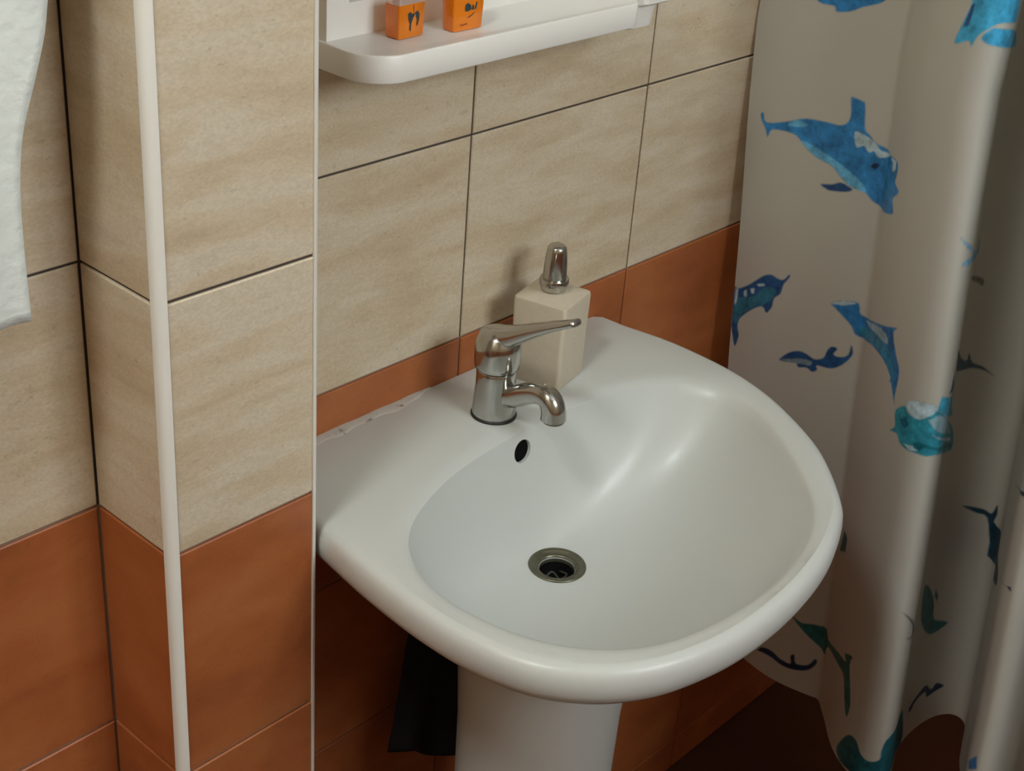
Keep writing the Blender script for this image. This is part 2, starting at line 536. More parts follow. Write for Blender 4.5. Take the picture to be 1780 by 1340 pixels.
# ------------------------------------------------------------------ mixer tap
FX, FY = .402, -.073
tap = thing('basin_mixer_tap', (FX, FY, ZR), 'chrome single-lever mixer tap on the back deck of the washbasin', 'faucet')
link('base_ring', lathe_me('base_ring', [(.0212, ZR - .0008), (.0214, ZR + .001), (.0206, ZR + .0026), (.0195, ZR + .003)], (FX, FY), 48, False, False), simple('black_gasket', (.02, .02, .018), .5), tap, True)
link('body', lathe_me('body', [(.0200, ZR + .001), (.0203, ZR + .004), (.0198, ZR + .012), (.0188, ZR + .026), (.0182, ZR + .040), (.0184, ZR + .0455), (.0176, ZR + .0475)], (FX, FY), 56), M_CHROME, tap, True, 50)
sp = catmull([(FX, FY - .002, ZR + .020), (FX, FY - .020, ZR + .0265), (FX, FY - .040, ZR + .0385), (FX, FY - .054, ZR + .0445), (FX, FY - .0645, ZR + .0425), (FX, FY - .0695, ZR + .0345), (FX, FY - .0705, ZR + .0255)], 6)
nr = len(sp)
link('spout', sweep_me('spout', sp, [(.0098 + .0016 * (i / nr) ** 2, .0105 - .0008 * math.sin(i / nr * 3) + .0008 * (i / nr) ** 2) for i in range(nr)], up=Vector((0, -.55, .83)), n=28, power=2.3), M_CHROME, tap, True, 50)
link('aerator', lathe_me('aerator', [(.0098, ZR + .0265), (.0098, ZR + .0235), (.0082, ZR + .0230), (.0080, ZR + .0245), (.0005, ZR + .0246)], (FX, FY - .0705), 32, False, True), M_DULL, tap, True, 50)
handle = link('handle_cap', lathe_me('handle_cap', [(.0182, ZR + .0485), (.0205, ZR + .050), (.0212, ZR + .056), (.0212, ZR + .066), (.0203, ZR + .0745), (.0175, ZR + .0815), (.0125, ZR + .0862), (.006, ZR + .0882), (.0005, ZR + .0886)], (FX, FY), 56), M_CHROME, tap, True, 60)
lv = catmull([(FX, FY + .012, ZR + .0735), (FX, FY - .004, ZR + .0800), (FX, FY - .020, ZR + .0885), (FX, FY - .040, ZR + .1010), (FX, FY - .060, ZR + .1125), (FX, FY - .076, ZR + .1210), (FX, FY - .0835, ZR + .1250), (FX, FY - .0865, ZR + .1266)], 6)
nl = len(lv)
link('lever', sweep_me('lever', lv, [((.0125 - .0060 * sm(i / (nl - 1))) * (1 if i < nl - 6 else max(.12, 1 - ((i - nl + 6) / 5) ** 2)) , (.0115 - .0080 * sm(min(1, i / (nl - 1) * 1.35))) * (1 if i < nl - 6 else max(.12, 1 - ((i - nl + 6) / 5) ** 2))) for i in range(nl)], n=28, power=2.8), M_CHROME, handle, True, 50)
handle.children[0].location = (0, 0, 0)

# ------------------------------------------------------------------ soap dispenser
ang = math.radians(14)
e1 = Vector((math.cos(ang), math.sin(ang), 0)); e2 = Vector((-math.sin(ang), math.cos(ang), 0))
F0 = Vector((.4775, -.0852, 0)); SD = .0540
sc_ = F0 + e1 * SD / 2 + e2 * SD / 2
disp = thing('soap_dispenser', (sc_.x, sc_.y, ZR), 'square beige ceramic soap dispenser with chrome pump behind the tap', 'soap dispenser')
v, f = [], []
lev = [(.0, .97, .004), (.0022, 1.0, .004), (.040, 1.0, .004), (.0825, 1.03, .004), (.0855, 1.01, .0042), (.0868, .93, .005), (.0885, .50, .010), (.0900, .36, .0092), (.0915, .34, .0087)]
NQ = 40
for dz_, fs, rr in lev:
    h = SD / 2 * fs
    rr = min(rr, h)
    for k in range(NQ):
        q, side = (k % 10) / 9, k // 10
        a = math.pi / 2 * (side + q) - math.pi
        cx = (h - rr) * (-1, 1, 1, -1)[side]; cy = (h - rr) * (-1, -1, 1, 1)[side]
        p = sc_ + e1 * (cx + rr * math.cos(a)) + e2 * (cy + rr * math.sin(a))
        v.append((p.x, p.y, ZR + dz_))
for i in range(len(lev) - 1):
    for k in range(NQ):
        k2 = (k + 1) % NQ
        f.append((i * NQ + k, i * NQ + k2, (i + 1) * NQ + k2, (i + 1) * NQ + k))
f.append(tuple(range(NQ - 1, -1, -1))); f.append(tuple((len(lev) - 1) * NQ + k for k in range(NQ)))
link('bottle_body', me_from('bottle_body', v, f), M_DISP, disp, True, 30)
cc = (sc_.x, sc_.y)
zq = ZR + .0905
link('collar', lathe_me('collar', [(.0085, zq), (.0122, zq + .0006), (.0136, zq + .0045), (.0138, zq + .0110), (.0134, zq + .0118), (.0100, zq + .0120)], cc, 40), M_CHROME, disp, True, 40)
pump = link('pump_head', lathe_me('pump_head', [(.0112, zq + .0118), (.0112, zq + .016), (.0104, zq + .030), (.0094, zq + .0395), (.0088, zq + .0425), (.0074, zq + .0442), (.004, zq + .0448), (.0005, zq + .0449)], cc, 40), M_CHROME, disp, True, 50)
dr_ = Vector((.80, .60, 0)).normalized()
pb = Vector((cc[0], cc[1], zq + .037))
npth = [pb + dr_ * t + Vector((0, 0, z)) for t, z in ((0, 0), (.008, .0008), (.016, .0004), (.022, -.0022), (.026, -.006))]
o = link('nozzle', sweep_me('nozzle', npth, [(.0046, .0042), (.0042, .0038), (.0038, .0034), (.0033, .003), (.0028, .0026)], n=16), M_CHROME, pump, True)
o.location = (0, 0, 0)
# raised flower in the front face
rl = []
for a in range(5):
    an = a * 2 * math.pi / 5
    rl.append((.0285 + .0052 * math.cos(an), .047 + .0052 * math.sin(an)))
bm = bmesh.new()
for (u, w) in rl + [(.0285, .047)]:
    p = F0 + e1 * u + Vector((0, 0, ZR + w)) + e2 * .0002
    r = bmesh.ops.create_uvsphere(bm, u_segments=10, v_segments=6, radius=.0030)
    for q in r['verts']:
        c = q.co.copy()
        q.co = p + e1 * c.x + Vector((0, 0, c.z)) + e2 * (c.y * .28)
me = bpy.data.meshes.new('relief'); bm.to_mesh(me); bm.free()
link('relief_flower', me, M_DISP, disp, True)['label'] = 'faint moulded flower on the ceramic'

# ------------------------------------------------------------------ mirror and shelf above the basin
ZS = 1.1874
mir = thing('wall_mirror', (.39, -.011, ZS), 'white framed mirror standing above the shelf on the wall', 'mirror')
mx0, mx1, mz1 = .243, .555, 1.66
bm = bmesh.new()
for a, b in (((mx0, ZS), (mx1, ZS + .026)), ((mx0, mz1 - .026), (mx1, mz1)), ((mx0, ZS + .026), (mx0 + .022, mz1 - .026)), ((mx1 - .022, ZS + .026), (mx1, mz1 - .026))):
    r = bmesh.ops.create_cube(bm, size=1)
    for q in r['verts']:
        q.co = Vector(((a[0] + b[0]) / 2 + q.co.x * (b[0] - a[0]), -.0108 + q.co.y * .0184, (a[1] + b[1]) / 2 + q.co.z * (b[1] - a[1])))
me = bpy.data.meshes.new('frame'); bm.to_mesh(me); bm.free()
link('frame', me, M_PLAST, mir)
link('glass', box_me('glass', (mx0 + .0215, -.014, ZS + .0255), (mx1 - .0215, -.009, mz1 - .0255)), simple('mirror_glass', (.62, .63, .62), .03, 1.), mir)

shelf = thing('wall_shelf', (.395, -.04, ZS - .02), 'white plastic shelf with rounded corner below the mirror', 'shelf')
sx0, sx1, sy0 = .236, .549, -.0815


def rounded_outline(x0, x1, yf, yb, r0, r1, inset=0., n=12):
    x0 += inset; x1 -= inset; yf += inset
    r0 = max(r0 - inset, .002); r1 = max(r1 - inset, .002)
    p = [(x1, yb), (x0, yb)]
    p += [(x0 + r0 - r0 * math.cos(a), yf + r0 - r0 * math.sin(a)) for a in [math.pi / 2 * k / n for k in range(n + 1)]]
    p += [(x1 - r1 + r1 * math.sin(a), yf + r1 - r1 * math.cos(a)) for a in [math.pi / 2 * k / n for k in range(n + 1)]]
    return p


def stack_me(name, levels):
    n = len(levels[0][0])
    v = [(x, y, z) for o_, z in levels for x, y in o_]
    f = []
    for i in range(len(levels) - 1):
        for k in range(n):
            k2 = (k + 1) % n
            f.append((i * n + k, i * n + k2, (i + 1) * n + k2, (i + 1) * n + k))
    f.append(tuple(range(n - 1, -1, -1))); f.append(tuple((len(levels) - 1) * n + k for k in range(n)))
    me = me_from(name, v, f)
    bm = bmesh.new(); bm.from_mesh(me); bmesh.ops.recalc_face_normals(bm, faces=bm.faces[:]); bm.to_mesh(me); bm.free()
    return me


RO_ = lambda i: rounded_outline(sx0, sx1, sy0, -.0006, .032, .012, i)
link('board', stack_me('board', [(RO_(.0025), ZS - .0205), (RO_(.0006), ZS - .0195), (RO_(0), ZS - .018), (RO_(0), ZS - .0004), (RO_(.0008), ZS + .0009), (RO_(.0022), ZS + .0012), (RO_(.0036), ZS + .0006), (RO_(.0046), ZS)]), M_PLAST, shelf, True, 35)
# right end: bracket and cup holder
link('bracket', stack_me('bracket', [(rounded_outline(.545, .583, -.068, -.0006, .010, .016), ZS - .0265), (rounded_outline(.543, .586, -.072, -.0006, .010, .018), ZS - .0245), (rounded_outline(.543, .590, -.074, -.0006, .010, .02), ZS - .004)]), M_PLAST, shelf, True, 35)
link('cup_holder', stack_me('cup_holder', [(rounded_outline(.5492, .625, -.080, -.0006, .006, .045), ZS - .0035), (rounded_outline(.5492, .628, -.083, -.0006, .006, .047), ZS - .0015), (rounded_outline(.5492, .628, -.083, -.0006, .006, .047), ZS + .012), (rounded_outline(.5492, .6265, -.0815, -.0006, .006, .046), ZS + .0135)]), M_PLAST, shelf, True, 35)

# ------------------------------------------------------------------ two perfume bottles
m, nt, b = mat('orange_perfume')
b.inputs['Base Color'].default_value = (1.0, .30, .012, 1)
b.inputs['Transmission Weight'].default_value = .45
b.inputs['Roughness'].default_value = .12
b.inputs['IOR'].default_value = 1.36
b.inputs['Coat Weight'].default_value = .6
M_PERF = m
m, nt, b = mat('clear_glass')
b.inputs['Base Color'].default_value = (.97, .95, .92, 1)
b.inputs['Transmission Weight'].default_value = .95
b.inputs['Roughness'].default_value = .04
b.inputs['IOR'].default_value = 1.3
nt.links.remove(nt.nodes['Material Output'].inputs['Surface'].links[0])
tb = nt.nodes.new('ShaderNodeBsdfTransparent'); tb.inputs[0].default_value = (.93, .92, .90, 1)
mg = nt.nodes.new('ShaderNodeMixShader'); mg.inputs[0].default_value = .22
nt.links.new(tb.outputs[0], mg.inputs[1]); nt.links.new(b.outputs[0], mg.inputs[2]); nt.links.new(mg.outputs[0], nt.nodes['Material Output'].inputs['Surface'])
b.inputs['Transmission Weight'].default_value = 0
M_CLEAR = m
M_INK = simple('dark_print', (.02, .045, .05), .5)
M_INKR = simple('red_brown_print', (.25, .05, .02), .5)


def perfume(corner, rot, w, d, hl, hg, label, marks, taper):
    u = Vector((math.cos(rot), math.sin(rot), 0)); n_ = Vector((-math.sin(rot), math.cos(rot), 0))
    c = Vector((corner[0], corner[1], ZS)) + u * w / 2 + n_ * d / 2
    t = thing('perfume_bottle', c, label, 'bottle', None)

    def solid(name, levels, m_):
        v, f = [], []
        n = 24
        for z, fx, rr in levels:
            hx, hy = w / 2 * fx, d / 2 * fx
            rr = min(rr, hy * .98)
            for k in range(n):
                q, side = (k % 6) / 5, k // 6
                a = math.pi / 2 * (side + q) - math.pi
                cx = (hx - rr) * (-1, 1, 1, -1)[side]; cy = (hy - rr) * (-1, -1, 1, 1)[side]
                v.append(u * (cx + rr * math.cos(a)) + n_ * (cy + rr * math.sin(a)) + Vector((0, 0, z)))
        for i in range(len(levels) - 1):
            for k in range(n):
                k2 = (k + 1) % n
                f.append((i * n + k, i * n + k2, (i + 1) * n + k2, (i + 1) * n + k))
        f.append(tuple(range(n - 1, -1, -1))); f.append(tuple((len(levels) - 1) * n + k for k in range(n)))
        o = link(name, me_from(name, v, f), m_, t, True, 35)
        o.location = (0, 0, 0)
        return o
    solid('liquid_body', [(.0006, taper * .96, .0016), (.0022, taper, .0016), (hl * .5, (taper + 1) / 2, .0016), (hl, 1.0, .0016)], M_PERF)
    solid('glass_shoulder', [(hl + .0001, 1.0, .0016), (hl + hg * .5, .99, .0018), (hl + hg * .8, .9, .002), (hl + hg, .55, .003)], M_CLEAR)
    zc = hl + hg
    o = link('cap', lathe_me('cap', [(.0042, zc), (.0042, zc + .003), (.0062, zc + .0032), (.0062, zc + .014), (.0055, zc + .015)], (0, 0), 24), simple('bottle_cap_metal', (.35, .33, .30), .3, .8), t, True, 40)
    o.location = (0, 0, 0)
    # printed emblem on the front
    for name, mm_, polys in marks:
        v, f = [], []
        for poly in polys:
            k0 = len(v)
            for a, z in poly:
                q = u * (a * w - w / 2) - n_ * (d / 2 * 1.0 + .00025) + Vector((0, 0, z * hl))
                v.append(q)
            f.append(tuple(range(k0, k0 + len(poly))))
        o = link(name, me_from(name, v, f), mm_, t)
        o.location = (0, 0, 0)
    return t


E1 = [('emblem', M_INK, [[(.33, .74), (.42, .78), (.53, .68), (.52, .55), (.47, .45), (.455, .22), (.40, .24), (.41, .44), (.35, .56)],
                         [(.48, .64), (.55, .60), (.60, .70), (.56, .74), (.52, .70)],
                         [(.60, .74), (.70, .78), (.77, .68), (.76, .50), (.70, .34), (.66, .34), (.68, .52), (.64, .60)]]),
      ('emblem_stem', M_INKR, [[(.53, .96), (.56, .96), (.565, .76), (.54, .76)]])]
E2 = [('emblem', M_INK, [[(.36, .52), (.36, .68), (.44, .72), (.54, .66), (.56, .54), (.46, .50)],
                         [(.57, .55), (.60, .66), (.64, .64), (.65, .54), (.61, .51)],
                         [(.67, .56), (.71, .70), (.75, .72), (.74, .62), (.70, .50)],
                         [(.42, .33), (.50, .335), (.60, .38), (.68, .46), (.66, .47), (.58, .40), (.48, .355)]]),
      ('fine_print', M_INKR, [[(.24, .155), (.25, .185), (.34, .19), (.34, .16)], [(.36, .16), (.36, .19), (.45, .20), (.45, .17)]])]
perfume((.2892, -.0490), math.radians(2), .0285, .0155, .0262, .011, 'orange glass perfume bottle with palm-like emblem, nearest the shelf\'s rounded corner', E1, .96)
perfume((.3392, -.0572), math.radians(-1), .0340, .0140, .0305, .011, 'orange glass perfume bottle with dark squiggle emblem, farther along the shelf', E2, .93)

# ------------------------------------------------------------------ towel on its rail, on the wall left of the duct
rail = thing('towel_rail', (-.16, -.06, 1.52), 'chrome towel rail on the wall above the white towel', 'towel rail')
o = link('rail_bar', sweep_me('rail_bar', [(-.40, -.062, 1.55), (.0, -.062, 1.55)], [(.0055, .0055)] * 2, n=16), M_CHROME, rail, True)
for x in (-.385, -.015):
    link('rail_bracket', sweep_me('rail_bracket', [(x, -.0218, 1.55), (x, -.055, 1.55)], [(.011, .011), (.008, .008)], n=16), M_CHROME, rail, True)
v, f = [], []
NX, NZ = 60, 90
edge = catmull([(1.05, -.0450), (1.08, -.0455), (1.12, -.0455), (1.155, -.0445), (1.19, -.0400), (1.225, -.0300), (1.26, -.0205), (1.32, -.014), (1.55, -.010)], 10)


def edge_x(z):
    for a, b in zip(edge, edge[1:]):
        if a[0] <= z <= b[0]:
            return a[1] + (b[1] - a[1]) * (z - a[0]) / (b[0] - a[0] + 1e-9)
    return edge[-1][1] if z > edge[-1][0] else edge[0][1]


for j in range(NZ + 1):
    t = j / NZ
    if t < .8:
        z = 1.0655 + (1.553 - 1.0655) * t / .8; y = -.0715; back = 0
    elif t < .86:
        a = math.pi * (t - .8) / .06; z = 1.553 + .0095 * math.sin(a); y = -.062 - .0095 * math.cos(a); back = 0
    else:
        z = 1.553 - .30 * (t - .86) / .14; y = -.0525; back = 1
    for i in range(NX + 1):
        s = i / NX
        ex = edge_x(max(z, 1.05))
        x = ex - (.30 + ex * .6) * (1 - s)
        amp = .0042 * min(1, (1.553 - min(z, 1.553)) / .25) * (0 if back else 1)
        v.append((x, y + amp * (math.sin(x * 95 + .6) + .5 * math.sin(x * 41)), z + (.0015 * (1 - s) if j == 0 else 0)))
for j in range(NZ):
    for i in range(NX):
        a = j * (NX + 1) + i
        f.append((a, a + 1, a + NX + 2, a + NX + 1))
tw = link('towel', me_from('towel', v, f), M_TOWEL, None, True)
so = tw.modifiers.new('thick', 'SOLIDIFY'); so.thickness = .0022; so.offset = 0
tag(tw, 'white cotton towel hanging down the tiled wall beside the duct', 'towel')

# ------------------------------------------------------------------ black rag hanging behind the pedestal
v, f = [], []
NX, NZ = 26, 26
for j in range(NZ + 1):
    t = j / NZ
    for i in range(NX + 1):
        s = i / NX
        zt = .60
        zb = .452 - .075 * s + .010 * math.sin(s * 8)
        z = zt + (zb - zt) * t
        w0 = .345 - .031 * t ** 1.1 + (.085 + .03 * t) * s
        y = -.035 - .012 * math.sin(s * 8.5) * (.3 + .7 * t) - .006 * t
        v.append((w0, y, z))
for j in range(NZ):
    for i in range(NX):
        a = j * (NX + 1) + i
        f.append((a, a + 1, a + NX + 2, a + NX + 1))
rag = link('cleaning_rag', me_from('cleaning_rag', v, f), M_RAG, None, True)
so = rag.modifiers.new('thick', 'SOLIDIFY'); so.thickness = .002; so.offset = 0
tag(rag, 'black rag hanging in the shade behind the pedestal', 'rag')
hk = thing('wall_hook', (.395, -.02, .60), 'small dark hook on the wall holding the black rag', 'hook')
link('hook_plate', box_me('hook_plate', (.382, -.005, .592), (.408, .0002, .63), .001), M_DULL, hk)
pp = catmull([(.395, -.004, .618), (.395, -.022, .610), (.395, -.036, .600), (.395, -.046, .606), (.395, -.047, .618)], 6)
link('hook_arm', sweep_me('hook_arm', pp, [(.0032, .0032)] * len(pp), n=10), M_DULL, hk, True)

# ------------------------------------------------------------------ shower curtain with printed dolphins
# --- plan of the curtain (at the hem), shared with scene.py ---
CPTS=[(.856,-.064),(.850,-.105),(.8475,-.150),(.8475,-.195),(.848,-.225),(.8475,-.238),(.830,-.254),(.800,-.286),(.779,-.318),(.767,-.346),(.770,-.366),(.788,-.370),(.820,-.360),(.855,-.350),(.895,-.347),(.930,-.353),(.950,-.368),(.945,-.386),
(.912,-.401),(.880,-.414),(.840,-.434),(.800,-.452),(.772,-.466),(.764,-.482),(.780,-.492),(.830,-.490),(.880,-.490),(.925,-.500),(.930,-.525),(.880,-.555),(.830,-.585),(.785,-.61),(.772,-.64),(.80,-.665),(.86,-.68),(.90,-.71),(.88,-.75),(.82,-.79),(.785,-.83),(.80,-.87),(.87,-.90),(.90,-.94)]
def curtain_plan(ds):
    P=catmull(CPTS,24);L=[0.]
    for a,b in zip(P,P[1:]):L.append(L[-1]+math.dist(a,b))
    n=int(L[-1]/ds);res=[];j=0
    for i in range(n+1):
        s=L[-1]*i/n
        while j<len(L)-2 and L[j+1]<s:j+=1
        t=(s-L[j])/(L[j+1]-L[j]);res.append((s,P[j][0]+t*(P[j+1][0]-P[j][0]),P[j][1]+t*(P[j+1][1]-P[j][1])))
    return res
def tilt(z): return .078*(min(z,1.12)-.33)

PRINTS = [
  ((0.03, 0.2, 0.48), [(18.0,1015.0),(22.0,1017.0),(27.0,1008.0),(57.0,1018.0),(76.0,1026.0),(101.0,1029.0),(117.0,1030.0),(125.0,1035.0),(128.0,1044.0),(126.0,1061.0),(130.0,1062.0),(139.0,1061.0),(143.0,1058.0),(146.0,1035.0),(152.0,1030.0),(163.0,1023.0),(187.0,1021.0),(217.1,1023.0),(220.1,1012.0),(217.1,1002.0),(229.1,999.0),(228.1,994.0),(216.1,985.0),(220.1,977.0),(221.1,971.0),(199.0,963.0),(179.0,961.0),(166.0,963.0),(156.0,970.0),(142.0,971.0),(128.0,976.0),(114.0,986.0),(96.0,989.0),(83.0,994.0),(73.0,1001.0),(62.0,1006.0),(36.0,1003.0),(30.0,993.0),(26.0,1001.0),(20.0,1008.0)]),
  ((0.12, 0.4, 0.65), [(73.0,1001.0),(85.0,1001.0),(113.0,994.0),(136.0,986.0),(152.0,978.0),(156.0,970.0),(142.0,971.0),(128.0,976.0),(114.0,986.0),(96.0,989.0),(83.0,994.0)]),
  ((0.42, 0.55, 0.62), [(135.0,1028.0),(146.0,1028.0),(160.0,1024.0),(169.0,1017.0),(192.0,1022.0),(175.0,1013.0),(165.0,1010.0),(160.0,1015.0),(154.0,1012.0),(147.0,1017.0),(139.0,1013.0)]),
  ((0.42, 0.55, 0.62), [(195.0,1020.0),(214.1,1023.0),(213.1,1013.0),(203.0,1008.0),(203.0,1017.0)]),
  ((0.12, 0.4, 0.65), [(56.0,1016.0),(67.0,1022.0),(80.0,1020.0),(73.0,1016.0),(64.0,1014.0),(57.0,1013.0)]),
  ((0.02, 0.08, 0.22), [(103.0,963.0),(117.0,967.0),(127.0,972.0),(141.0,969.0),(134.0,964.0),(117.0,960.0),(110.0,960.0)]),
  ((0.01, 0.03, 0.08), [(158.0,999.0),(163.0,1004.0),(168.0,1003.0),(165.0,997.0),(161.0,997.0)]),
  ((0.02, 0.08, 0.22), [(0.0,806.0),(5.0,807.0),(20.0,817.0),(33.0,829.0),(43.0,838.0),(53.0,843.0),(64.0,842.0),(71.0,844.0),(77.0,852.0),(78.0,849.0),(71.0,838.0),(68.0,826.0),(60.0,817.0),(58.0,806.0),(51.0,796.0),(46.0,801.0),(38.0,798.0),(24.0,786.0),(12.0,772.0),(10.0,761.0),(13.0,752.0),(8.0,736.0),(3.0,749.0),(0.0,759.0),(0.0,765.0)]),
  ((0.03, 0.16, 0.25), [(9.0,798.0),(29.0,807.0),(46.0,825.0),(61.0,829.0),(60.0,819.0),(45.0,803.0),(31.0,795.0),(16.0,780.0),(5.0,764.0),(2.0,788.0)]),
  ((0.42, 0.55, 0.62), [(2.0,806.0),(6.0,807.0),(6.0,795.0),(4.0,787.0),(2.0,788.0)]),
  ((0.42, 0.55, 0.62), [(15.0,808.0),(19.0,812.0),(21.0,806.0),(19.0,802.0),(16.0,803.0)]),
  ((0.42, 0.55, 0.62), [(25.0,815.0),(31.0,818.0),(31.0,812.0),(27.0,810.0)]),
  ((0.42, 0.55, 0.62), [(34.0,824.0),(44.0,829.0),(46.0,827.0),(37.0,823.0)]),
  ((0.02, 0.08, 0.22), [(74.0,748.0),(86.0,761.0),(99.0,768.0),(109.0,768.0),(119.0,766.0),(130.0,772.0),(134.0,783.0),(139.0,789.0),(146.0,789.0),(142.0,782.0),(145.0,780.0),(153.0,782.0),(160.0,788.0),(162.0,800.0),(165.0,791.0),(161.0,782.0),(152.0,771.0),(140.0,763.0),(123.0,760.0),(124.0,755.0),(118.0,750.0),(110.0,752.0),(99.0,748.0),(96.0,752.0),(79.0,747.0)]),
  ((0.2, 0.27, 0.32), [(76.0,748.0),(90.0,755.0),(103.0,760.0),(116.0,762.0),(114.0,756.0),(100.0,753.0),(82.0,748.0)]),
  ((0.03, 0.17, 0.42), [(132.0,837.0),(138.0,842.0),(148.0,846.0),(164.0,849.0),(169.0,837.0),(194.0,843.0),(246.1,861.0),(268.1,870.0),(262.1,862.0),(272.1,844.0),(281.1,832.0),(282.1,819.0),(280.1,801.0),(281.1,792.0),(271.1,810.0),(266.1,810.0),(268.1,816.0),(249.1,826.0),(214.1,824.0),(170.0,812.0),(159.0,821.0),(146.0,829.0),(136.0,835.0)]),
  ((0.03, 0.22, 0.38), [(170.0,823.0),(214.1,838.0),(251.1,843.0),(270.1,831.0),(277.1,816.0),(263.1,824.0),(240.1,831.0),(203.0,823.0),(170.0,815.0)]),
  ((0.42, 0.55, 0.62), [(132.0,837.0),(138.0,842.0),(148.0,846.0),(161.0,848.0),(148.0,841.0),(139.0,839.0)]),
  ((0.3, 0.42, 0.5), [(176.0,834.0),(223.1,850.0),(248.1,853.0),(253.1,845.0),(231.1,842.0),(202.0,837.0)]),
  ((0.03, 0.26, 0.36), [(284.1,786.0),(298.1,799.0),(305.1,794.0),(319.1,794.0),(329.1,803.0),(337.1,807.0),(369.1,784.0),(421.1,754.0),(431.1,720.0),(351.1,754.0),(330.1,756.0),(319.1,756.0),(308.1,755.0),(298.1,757.0),(291.1,764.0),(279.1,761.0),(287.1,770.0)]),
  ((0.05, 0.33, 0.5), [(335.1,808.0),(338.1,823.0),(386.1,804.0),(418.1,767.0),(364.1,790.0)]),
  ((0.02, 0.08, 0.22), [(359.1,824.0),(364.1,840.0),(386.1,818.0),(382.1,809.0),(351.1,823.0)]),
  ((0.42, 0.55, 0.62), [(299.1,803.0),(313.1,812.0),(330.1,814.0),(335.1,808.0),(319.1,794.0),(307.1,795.0)]),
  ((0.25, 0.4, 0.47), [(327.1,796.0),(338.1,803.0),(404.1,762.0),(420.1,745.0),(338.1,784.0)]),
  ((0.42, 0.55, 0.62), [(334.1,780.0),(424.1,738.0),(425.1,733.0),(344.1,774.0)]),
  ((0.42, 0.55, 0.62), [(304.1,759.0),(318.1,763.0),(321.1,759.0),(312.1,756.0)]),
  ((0.01, 0.15, 0.2), [(316.1,761.0),(331.1,769.0),(421.1,733.0),(424.1,726.0),(338.1,763.0),(324.1,761.0)]),
  ((0.01, 0.13, 0.2), [(292.1,781.0),(302.1,788.0),(308.1,782.0),(301.1,775.0)]),
  ((0.16, 0.36, 0.55), [(332.1,991.0),(343.1,983.0),(399.1,956.0),(409.1,966.0),(415.1,954.0),(402.1,948.0),(350.1,959.0),(339.1,962.0),(348.1,966.0),(377.1,961.0),(344.1,978.0)]),
  ((0.12, 0.12, 0.1), [(395.1,931.0),(433.1,917.0),(449.1,908.0),(446.1,903.0),(432.1,911.0),(402.1,924.0)]),
  ((0.02, 0.06, 0.11), [(374.1,860.0),(410.1,837.0),(437.1,823.0),(442.1,830.0),(455.1,815.0),(480.1,802.0),(500.1,786.0),(483.1,797.0),(456.1,808.0),(423.1,817.0),(388.1,831.0),(378.1,849.0)]),
  ((0.03, 0.2, 0.48), [(71.0,1165.0),(146.0,1181.0),(148.0,1164.0),(126.0,1153.0),(114.0,1146.0),(98.0,1142.0),(94.0,1147.0),(75.0,1147.0)]),
  ((0.05, 0.35, 0.6), [(291.1,1162.0),(296.1,1181.0),(302.1,1201.0),(303.1,1219.0),(344.1,1224.0),(371.1,1188.0),(336.1,1190.0),(324.1,1183.0),(316.1,1175.0),(312.1,1165.0),(308.1,1169.0)]),
  ((0.02, 0.08, 0.22), [(298.1,1179.0),(302.1,1199.0),(306.1,1202.0),(305.1,1189.0),(304.1,1181.0)]),
  ((0.05, 0.33, 0.58), [(320.1,1174.0),(324.1,1181.0),(335.1,1185.0),(383.1,1174.0),(415.1,1153.0),(340.1,1168.0),(327.1,1170.0)]),
  ((0.012, 0.045, 0.075), [(484.1,629.0),(504.1,623.0),(518.1,619.0),(526.1,616.0),(531.1,630.0),(533.1,618.0),(535.1,604.0),(596.1,613.0),(655.2,614.0),(640.2,595.0),(539.1,558.0),(529.1,579.0),(522.1,609.0),(508.1,615.0)]),
  ((0.012, 0.045, 0.075), [(683.2,635.0),(747.2,663.0),(748.2,658.0),(741.2,660.0)]),
  ((0.02, 0.05, 0.09), [(642.2,719.0),(740.2,766.0),(741.2,761.0),(720.2,755.0)]),
  ((0.02, 0.12, 0.13), [(415.1,557.0),(432.1,547.0),(449.1,527.0),(458.1,508.0),(464.1,485.0),(493.1,468.0),(466.1,464.0),(445.1,479.0),(425.1,506.0),(418.1,524.0),(412.1,547.0)]),
  ((0.02, 0.12, 0.13), [(456.1,531.0),(465.1,517.0),(464.1,510.0),(456.1,521.0)]),
  ((0.12, 0.12, 0.1), [(333.1,569.0),(360.1,544.0),(385.1,516.0),(360.1,523.0),(343.1,533.0),(367.1,524.0),(354.1,544.0)]),
  ((0.02, 0.12, 0.13), [(129.0,429.0),(143.0,427.0),(158.0,433.0),(178.0,437.0),(193.0,433.0),(235.1,449.0),(258.1,454.0),(253.1,462.0),(271.1,471.0),(267.1,457.0),(277.1,424.0),(280.1,408.0),(275.1,392.0),(265.1,411.0),(257.1,433.0),(240.1,435.0),(194.0,424.0),(181.0,402.0),(165.0,408.0),(148.0,416.0)]),
  ((0.01, 0.03, 0.08), [(87.0,356.0),(94.0,365.0),(108.0,368.0),(121.0,364.0),(135.0,364.0),(134.0,375.0),(139.0,379.0),(142.0,368.0),(157.0,373.0),(165.0,386.0),(168.0,381.0),(158.0,366.0),(141.0,358.0),(124.0,356.0),(109.0,359.0),(95.0,358.0)]),
  ((0.012, 0.11, 0.14), [(266.1,342.0),(284.1,374.0),(300.1,379.0),(309.1,368.0),(320.1,364.0),(332.1,371.0),(333.1,386.0),(344.1,402.0),(399.1,400.0),(429.1,347.0),(423.1,330.0),(370.1,340.0),(288.1,332.0),(274.1,332.0)]),  # teal print near the hem, its colour darkened to include the shadow there
  ((0.01, 0.03, 0.08), [(436.1,376.0),(458.1,384.0),(472.1,388.0),(484.1,376.0),(491.1,382.0),(504.1,374.0),(491.1,370.0),(477.1,368.0),(472.1,378.0),(452.1,375.0),(443.1,367.0)]),
